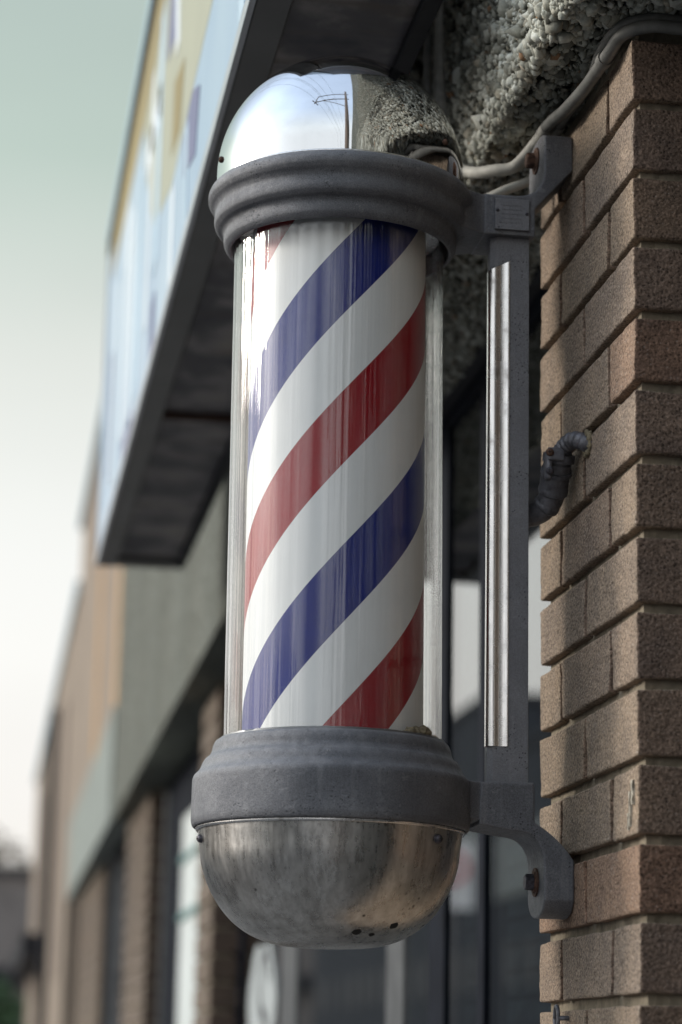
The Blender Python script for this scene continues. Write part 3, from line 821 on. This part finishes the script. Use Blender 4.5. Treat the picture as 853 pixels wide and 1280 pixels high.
bm = bmesh.new(); prism(bm, [(.63, 16.95), (.70, 29.5), (6, 29.5), (6, 16.95)], 4.8405, 4.92, 'z'); obj('roof_edge', bm, M['flash'], t2)
bm = bmesh.new()
for y, w in ((18.6, .8), (21.6, .9), (25.2, .8)): bm = bmesh.new(); prism(bm, [(.65 + (y - 17) * .006, y), (.65 + (y + w - 17) * .006, y + w), (.70 + (y + w - 17) * .006, y + w), (.70 + (y - 17) * .006, y)], 2.2, 4.3, 'z'); obj('window', bm, M['tan2'], t2)
obj('drainpipe', cyl_dir(bmesh.new(), (.655, 21.2, 0), (0, 0, 1), .05, .05, 4.6, 12), M['dark'], t2)
obj('awning', prism(bmesh.new(), [(22.5, 2.50), (28.5, 2.50), (28.5, 2.72), (22.5, 2.72)], .50, .72, 'x'), M['dark'], t2)
t3 = thing('far_grey_building', 'small blurred grey building closing the far end of the street', 'building', (0, 62, 0))
obj('wall', bx(-7, 2.6, 60, 66, 0, 6.0), M['slate'], t3)
obj('roof', bx(-7.2, 2.8, 59.8, 66.2, 6.001, 6.15), M['roofing'], t3)
obj('shopfront_band', bx(-6.9, 2.5, 59.7, 59.999, 3.35, 3.75), M['dark'], t3)

# ------------------------------------------------------------------ TREES
def tree(label, x, y, h, r, mat, group):
    t = thing('tree', label, 'tree', (x, y, 0), group)
    bm = bmesh.new(); tube(bm, [(x, y, 0), (x + .1, y, h * .35), (x, y + .1, h * .7)], [.22, .16, .06], 10)
    for i in range(7):
        a = i * 2.4; z = h * (.35 + .05 * i); tube(bm, [(x, y, z), (x + r * .4 * math.cos(a), y + r * .4 * math.sin(a), z + h * .12), (x + r * .7 * math.cos(a), y + r * .7 * math.sin(a), z + h * .22)], [.08, .05, .02], 6)
    obj('trunk', bm, M['wood'], t, smooth=True)
    bm = bmesh.new()
    for i in range(5200):
        u = Vector([random.gauss(0, 1) for _ in range(3)]).normalized(); rr = random.random() ** .45
        c = Vector((x, y, h * .66)) + Vector((u.x * r, u.y * r, u.z * h * .34)) * rr * (1 + .3 * mnoise.noise(u * 2.3 + Vector((x, y, 0))))
        if mnoise.noise(c * .9) < -.3: continue
        s = random.uniform(.07, .16); a = Vector([random.gauss(0, 1) for _ in range(3)]).normalized() * s; b = a.cross(Vector([random.gauss(0, 1) for _ in range(3)])).normalized() * s * .6
        bm.faces.new([bm.verts.new(c + a), bm.verts.new(c + b), bm.verts.new(c - a), bm.verts.new(c - b)])
    obj('crown', bm, mat, t)
tree('brown blurred tree rising over the far grey building', .45, 70, 7.9, 2.4, M['leafA'], 'far trees')
tree('wider brown tree far left behind the grey building', -3.6, 72, 8.0, 3.2, M['leafA'], 'far trees')
tree('green bush low in front of the far grey building', .1, 56, 3.5, 1.3, M['leafB'], 'far trees')

# ------------------------------------------------------------------ CONDUITS AND CABLE FITTING
bm = bmesh.new()
c1 = catmull([(.90, 2.180, 2.622), (.75, 2.182, 2.622), (.664, 2.183, 2.621), (.630, 2.188, 2.623), (.607, 2.208, 2.621), (.600, 2.245, 2.613), (.598, 2.32, 2.612), (.594, 2.40, 2.616), (.591, 2.45, 2.6225), (.589, 2.49, 2.6235)], 10)
tube(bm, c1, .0068, 16)
cd = obj('conduit', bm, M['conduit'], None, smooth=True)
tag(cd, 'thick grey conduit bent round the top corner of the foreground brick pillar', 'conduit')
bm = bmesh.new()
c1b = catmull([(.90, 2.186, 2.6335), (.75, 2.188, 2.6335), (.664, 2.190, 2.633), (.628, 2.196, 2.634), (.606, 2.218, 2.633), (.600, 2.262, 2.628), (.602, 2.31, 2.620), (.602, 2.36, 2.618), (.605, 2.43, 2.6265), (.605, 2.49, 2.6265)], 10)
tube(bm, c1b, .0062, 14); o = obj('conduit', bm, M['conduit'], None, smooth=True)
tag(o, 'second grey conduit tucked above the first, under the pebble beam', 'conduit')
bm = bmesh.new()   # strap
P0, P1 = Vector((.600, 2.250, 2.6132)), Vector((.5995, 2.262, 2.6128))
tube(bm, [P0, P0 * .5 + P1 * .5, P1], [.0085, .0090, .0085], 20); o = obj('conduit_clip', bm, M['conduit'], None, smooth=40)
o.parent = cd; o.matrix_parent_inverse = Matrix.Identity(4)
bm = bmesh.new()
c2 = catmull([(.590, 2.47, 2.6235), (.587, 2.510, 2.6195), (.570, 2.540, 2.602), (.550, 2.560, 2.603), (.533, 2.60, 2.614), (.521, 2.65, 2.640), (.519, 2.70, 2.680), (.5225, 2.735, 2.725), (.524, 2.765, 2.80), (.5245, 2.785, 2.92)], 10)
tube(bm, c2, .0070, 14); o = obj('cable', bm, M['cable'], None, smooth=True)
tag(o, 'upper pale cable sagging behind the top bracket and rising up the pebble beam', 'cable')
bm = bmesh.new()
c3 = catmull([(.606, 2.47, 2.6255), (.603, 2.520, 2.618), (.592, 2.545, 2.592), (.560, 2.555, 2.577), (.535, 2.58, 2.572), (.518, 2.62, 2.590), (.512, 2.70, 2.66), (.514, 2.78, 2.74), (.522, 2.84, 2.86), (.5235, 2.85, 2.95)], 10)
tube(bm, c3, .0056, 14); o = obj('cable', bm, M['cable'], None, smooth=True)
tag(o, 'lower thinner pale cable behind the top bracket', 'cable')

ft = thing('cable_fitting', 'black ribbed cable elbow with clamp running from the pillar to the post', 'cable fitting', (.59, 2.42, 2.2))
path = catmull([(.632, 2.366, 2.2350), (.6140, 2.379, 2.2375), (.6033, 2.4000, 2.2462), (.5965, 2.417, 2.2420), (.5935, 2.428, 2.2340)], 14)
rad = [.0086 + .0010 * math.sin(i * 1.25) for i in range(len(path))]
bm = bmesh.new(); tube(bm, path, rad, 22); obj('flexible_sleeve', bm, M['fitting'], ft, smooth=True)
path = catmull([(.5945, 2.425, 2.2385), (.5934, 2.434, 2.2270), (.5935, 2.445, 2.2150), (.5930, 2.458, 2.1990), (.5872, 2.470, 2.1868), (.5760, 2.480, 2.1815), (.5600, 2.482, 2.1800)], 10)
n = len(path); rad = []
for i in range(n):
    s = i / (n - 1)
    r = .0132 if s < .12 else .0150 if s < .20 else .0156 if s < .42 else .0162 if s < .47 else .0140 if s < .60 else .0148 if s < .64 else .0128
    rad.append(r)
bm = bmesh.new(); tube(bm, path, rad, 28); obj('elbow', bm, M['fitting'], ft, smooth=35)
bm = bmesh.new(); box(bm, .5775, .5960, 2.410, 2.4150, 2.2255, 2.2400, bev=.002, seg=3); box(bm, .5765, .5835, 2.412, 2.426, 2.2060, 2.2390, bev=.003, seg=3)
tube(bm, [(.5940, 2.428, 2.2370), (.5936, 2.431, 2.2290)], [.0172, .0172], 28); tube(bm, [(.5935, 2.437, 2.2225), (.5935, 2.440, 2.2190)], [.0166, .0170], 28)
obj('clamp', bm, M['fitting'], ft, smooth=35)
for z in (2.2340, 2.2140):
    screw(ft, Vector((.5798, 2.4105, z)), Vector((-.35, -1, 0)), .0042, M['rust' if z > 2.22 else 'bolt'], 'clamp_screw')
bm = bmesh.new(); box(bm, .5905, .5985, 2.4285, 2.4305, 2.2095, 2.2115); obj('slot', bm, M['blackhole'], ft)
for i in range(0):
    pass

bm = bmesh.new(); ring = [(.6125, 2.380 + .0105 * math.cos(a), 2.2372 + .0110 * math.sin(a)) for a in [2 * PI * i / 28 for i in range(29)]]
tube(bm, ring, [.0030 + .0012 * math.sin(i * 2.1) for i in range(29)], 8)
for v in bm.verts: v.co += Vector([mnoise.noise(v.co * 260 + Vector((j * 5, 0, 0))) * .0018 for j in range(3)])
obj('wall_seal', bm, M['sealant'], ft, smooth=True)
# little screw eye low on the pillar
se = thing('screw_eye', 'tiny dark screw eye low on the brick pillar', 'screw eye', (.612, 2.478, 1.652))
bm = bmesh.new(); ring = [(.603, 2.478 + .0075 * math.cos(a), 1.6515 + .0120 * math.sin(a)) for a in [2 * PI * i / 24 for i in range(25)]]
tube(bm, ring, .0022, 8); tube(bm, [(.603, 2.4705, 1.6515), (.620, 2.4705, 1.6515)], .0025, 8); obj('eye', bm, M['fitting'], se, smooth=True)

# ------------------------------------------------------------------ GROUND, ROAD, SIDEWALKS
def struct(name, bm, mat):
    o = obj(name, bm, mat); o['kind'] = 'structure'; return o
def sheet(x0, x1, y0, y1, z):
    bm = bmesh.new(); bm.faces.new([bm.verts.new(p) for p in ((x0, y0, z), (x1, y0, z), (x1, y1, z), (x0, y1, z))]); return bm
struct('ground', sheet(-1500, 1500, -1500, 1500, -.16), M['ground'])
struct('road', sheet(-12.5, -1.9, -200, 300, -.13), M['road'])
struct('sidewalk', bx(-1.75, 1.05, -60, 120, -.15, 0), M['sidewalk'])
struct('kerb', bx(-1.90, -1.752, -60, 120, -.15, .002, bev=.01), M['kerb'])
struct('far_sidewalk', bx(-16, -12.5, -60, 120, -.15, 0), M['sidewalk'])
bm = bmesh.new()
for i in range(30):
    y = -60 + i * 6; bm.faces.new([bm.verts.new(p) for p in ((-7.06, y, -.126), (-6.94, y, -.126), (-6.94, y + 3, -.126), (-7.06, y + 3, -.126))])
struct('road_line', bm, M['line'])

# ------------------------------------------------------------------ ACROSS THE STREET (seen as reflections)
def house(label, x0, x1, y0, y1, h, wallm, roofh=.0):
    t = thing('street_building', label, 'building', ((x0 + x1) / 2, (y0 + y1) / 2, 0), 'buildings across the street')
    obj('wall', bx(x0, x1, y0, y1, 0, h), M[wallm], t)
    if roofh:
        bm = prism(bmesh.new(), [(x0 - .3, h + .001), (x1 + .3, h + .001), ((x0 + x1) / 2, h + roofh)], y0 - .3, y1 + .3, 'y'); obj('roof', bm, M['roofing'], t)
    else: obj('roof', bx(x0 - .1, x1 + .1, y0 - .1, y1 + .1, h + .001, h + .3), M['roofing'], t)
    y = y0 + 1
    k = 0
    while y < y1 - 2 and k < 12:
        for z in ([1.0, 4.2] if h > 6 else [1.0]):
            w = obj('window', bx(x1 + .002, x1 + .05, y, y + 1.5, z, z + 1.5), M['pale' if wallm == 'slate' else 'winblk'], t)
        y += 3; k += 1
    return t
hb = house('tall dark block down the far side of the street, with a pale band', -24, -16.3, 83.2, 118, 14.3, 'block')
obj('pale_band', bx(-16.29, -16.2, 84, 117, 8.6, 11.0), M['pale'], hb)
hb = house('slightly lower dark block on the near side of the tallest one', -24, -16.4, 66, 83, 11.9, 'block')
obj('pale_band', bx(-16.39, -16.3, 67, 82, 7.2, 9.4), M['pale'], hb)
house('far dark warehouse at the end of the far side of the street', -24, -16.35, 118.5, 230, 9.5, 'block')
house('low pale shop across the street', -24, -16.4, 40, 64, 5.0, 'pale', 1.6)
house('low brown shop across the street', -24, -16.5, 12, 30, 4.2, 'tan2')
house('low grey house across the street behind the camera', -24, -16.6, -32, -6, 4.0, 'pale', 1.8)

# utility pole just behind the camera, mirrored in the top dome
up_ = thing('utility_pole', 'wooden utility pole with a double crossarm, mirrored in the top dome', 'utility pole', (.16, -1.3, 0))
bm = bmesh.new(); tube(bm, [(.16, -1.3, -.1), (.16, -1.3, 11.5)], [.15, .10], 16); obj('pole', bm, M['wood'], up_, smooth=40)
A0, A1 = Vector((.16, -1.3, 0)), Vector((-2.6, -.9, 0))
for z in (8.6, 10.2):
    a = A0 + Vector((.25, -.03, z)); b = A1 + Vector((0, 0, z)); bm = bmesh.new(); tube(bm, [a, b], .06, 8); obj('crossarm', bm, M['wood'], up_)
    for s in (.45, .7, .95):
        q = a.lerp(b, s); bm = bmesh.new(); tube(bm, [q + Vector((0, 0, .05)), q + Vector((0, 0, .25))], [.05, .035], 10); obj('insulator', bm, M['pale'], up_)
bm = bmesh.new(); tube(bm, [(.12, -1.3, 7.0), tuple(A0.lerp(A1, .75) + Vector((0, 0, 8.6)))], .035, 8); obj('brace', bm, M['wood'], up_)
bm = bmesh.new(); tube(bm, [(-2.55, -1.5, 8.6), (-2.65, -.4, 8.6)], .05, 8); tube(bm, [(-2.6, -.9, 8.3), (-2.6, -.9, 10.4)], .05, 8); obj('end_bracket', bm, M['wood'], up_)
for i, (s, z) in enumerate(((.45, 10.45), (.7, 10.45), (.95, 10.45), (.7, 8.85), (.95, 8.85))):
    q = A0.lerp(A1, s); pts = []
    for j in range(41):
        yy = -42 + j * 2.1; sag = ((yy + 1) / 41.0) ** 2; pts.append((q.x, yy, z + 0 - .9 * (1 - (1 - abs(yy + 1) / 41) ** 2) * 1.0 + sag * .9))
    bm = bmesh.new(); tube(bm, pts, .009, 6); o = obj('power_line', bm, M['wire'])
    tag(o, 'thin black overhead wire strung along the street from the crossarm', 'wire', 'overhead power lines')
# no-parking sign down the street, mirrored in the shop glass
ns = thing('parking_sign', 'white street sign with a red ring mirrored in the shop glass', 'street sign', (-5, 32.6, 0))
bm = bmesh.new(); tube(bm, [(-5, 32.66, -.1), (-5, 32.66, 4.6)], .03, 10); obj('post', bm, M['alu'], ns)
obj('panel', bx(-5.3, -4.7, 32.60, 32.62, 3.7, 4.6), M['signwhite'], ns)
bm = bmesh.new(); tube(bm, [(-5 + .2 * math.cos(a), 32.585, 4.25 + .2 * math.sin(a)) for a in [2 * PI * i / 28 for i in range(29)]], .03, 6); obj('red_ring', bm, M['red'], ns)

# ------------------------------------------------------------------ SKY, SUN
w = bpy.data.worlds.new('World'); scene.world = w; w.use_nodes = True; nt = w.node_tree; nt.nodes.clear()
SUN = Vector((-.88, .34, .36)).normalized()
el = math.asin(SUN.z); az = math.atan2(SUN.x, SUN.y)
def nn(t): return nt.nodes.new('ShaderNode' + t)
out = nn('OutputWorld'); bg = nn('Background'); sky = nn('TexSky'); sky.sky_type = 'NISHITA'; sky.sun_disc = False
sky.sun_elevation = el; sky.sun_rotation = az; sky.air_density = 1.3; sky.dust_density = 3.5; sky.ozone_density = 1.2
tc = nn('TexCoord'); sp = nn('SeparateXYZ'); nt.links.new(tc.outputs['Generated'], sp.inputs[0])
rp = nn('ValToRGB'); nt.links.new(sp.outputs[2], rp.inputs[0]); e = rp.color_ramp.elements
stops = [(0, (.90, .86, .80)), (.10, (.93, .905, .875)), (.20, (.86, .86, .83)), (.28, (.735, .76, .71)), (.36, (.50, .595, .53)), (.46, (.44, .53, .49)), (.62, (.52, .62, .76)), (1, (.50, .62, .82))]
while len(e) > 1: e.remove(e[-1])
for i, (p, c) in enumerate(stops):
    q = e[0] if i == 0 else e.new(p); q.position = p; q.color = (*c, 1)
# thin overcast: soft cloud variation
nz = nn('TexNoise'); mp = nn('Mapping'); mp.inputs['Scale'].default_value = (1, 1, 2.5); nt.links.new(tc.outputs['Generated'], mp.inputs[0]); nt.links.new(mp.outputs[0], nz.inputs[0]); nz.inputs['Scale'].default_value = 1.6; nz.inputs['Detail'].default_value = 5
mr = nn('MapRange'); nt.links.new(nz.outputs[0], mr.inputs[0]); mr.inputs[1].default_value = .3; mr.inputs[2].default_value = .7; mr.inputs[3].default_value = .90; mr.inputs[4].default_value = 1.10
vm = nn('VectorMath'); vm.operation = 'DOT_PRODUCT'; nt.links.new(tc.outputs['Generated'], vm.inputs[0]); vm.inputs[1].default_value = SUN
mx0 = nn('Math'); mx0.operation = 'MAXIMUM'; nt.links.new(vm.outputs['Value'], mx0.inputs[0]); mx0.inputs[1].default_value = 0
pw = nn('Math'); pw.operation = 'POWER'; nt.links.new(mx0.outputs[0], pw.inputs[0]); pw.inputs[1].default_value = 5
gm = nn('Math'); gm.operation = 'MULTIPLY_ADD'; nt.links.new(pw.outputs[0], gm.inputs[0]); gm.inputs[1].default_value = 1.1; gm.inputs[2].default_value = 1.0
g2 = nn('Math'); g2.operation = 'MULTIPLY'; nt.links.new(gm.outputs[0], g2.inputs[0]); nt.links.new(mr.outputs[0], g2.inputs[1])
g3 = nn('Math'); g3.operation = 'MULTIPLY'; nt.links.new(g2.outputs[0], g3.inputs[0]); g3.inputs[1].default_value = 10.0
rb = nn('ValToRGB'); nt.links.new(sp.outputs[2], rb.inputs[0]); e = rb.color_ramp.elements
stops = [(0, (.95, .91, .88)), (.22, (1.0, 1.0, 1.0)), (.5, (.90, .97, 1.0)), (.75, (.66, .80, 1.0)), (1, (.60, .74, .96))]
while len(e) > 1: e.remove(e[-1])
for i, (p, c) in enumerate(stops):
    q = e[0] if i == 0 else e.new(p); q.position = p; q.color = (*c, 1)
fb = nn('MapRange'); fb.interpolation_type = 'SMOOTHSTEP'; nt.links.new(sp.outputs[1], fb.inputs[0]); fb.inputs[1].default_value = .78; fb.inputs[2].default_value = .2; fb.inputs[3].default_value = 0; fb.inputs[4].default_value = 1
mab = nn('MixRGB'); nt.links.new(fb.outputs[0], mab.inputs[0]); nt.links.new(rp.outputs[0], mab.inputs[1])
vb = nn('VectorMath'); vb.operation = 'SCALE'; nt.links.new(rb.outputs[0], vb.inputs[0]); vb.inputs['Scale'].default_value = 1.25; nt.links.new(vb.outputs[0], mab.inputs[2])
sc_ = nn('VectorMath'); sc_.operation = 'SCALE'; nt.links.new(mab.outputs[0], sc_.inputs[0]); nt.links.new(g3.outputs[0], sc_.inputs['Scale'])
mixc = nn('MixRGB'); mixc.inputs[0].default_value = .88; nt.links.new(sky.outputs[0], mixc.inputs[1]); nt.links.new(sc_.outputs[0], mixc.inputs[2])
nt.links.new(mixc.outputs[0], bg.inputs[0]); bg.inputs[1].default_value = .10
nt.links.new(bg.outputs[0], out.inputs[0])
sl = bpy.data.lights.new('sun', 'SUN'); sl.energy = 1.9; sl.angle = math.radians(12); sl.color = (1, .93, .84)
so = link(bpy.data.objects.new('sun', sl)); so.rotation_euler = SUN.to_track_quat('Z', 'Y').to_euler()

# ------------------------------------------------------------------ CAMERA
cam = bpy.data.cameras.new('camera'); co = link(bpy.data.objects.new('camera', cam))
cam.sensor_fit = 'VERTICAL'; cam.sensor_height = 36; cam.lens = 3022 / 1280 * 36; cam.clip_end = 5000; cam.clip_start = .05
R3 = ((0.98829, 0.05251, 0.14330), (-0.15144, 0.21761, 0.96421), (0.01945, -0.97462, 0.22302))
R3 = np.array(R3); U, S_, Vt = np.linalg.svd(R3); R3 = U @ Vt
cols = [R3[:, 0], -R3[:, 1], -R3[:, 2]]
mw = Matrix(((cols[0][0], cols[1][0], cols[2][0], 0), (cols[0][1], cols[1][1], cols[2][1], 0), (cols[0][2], cols[1][2], cols[2][2], 1.6), (0, 0, 0, 1)))
co.matrix_world = mw
cam.dof.use_dof = True; cam.dof.focus_distance = 2.50; cam.dof.aperture_fstop = 3.8; cam.dof.aperture_blades = 9
scene.camera = co
vs = scene.view_settings; vs.view_transform = 'Standard'; vs.look = 'None'; vs.exposure = 0.12; vs.gamma = 1; vs.use_curve_mapping = False
scene.cycles.max_bounces = 10; scene.cycles.transparent_max_bounces = 16; scene.cycles.caustics_reflective = False; scene.cycles.caustics_refractive = False
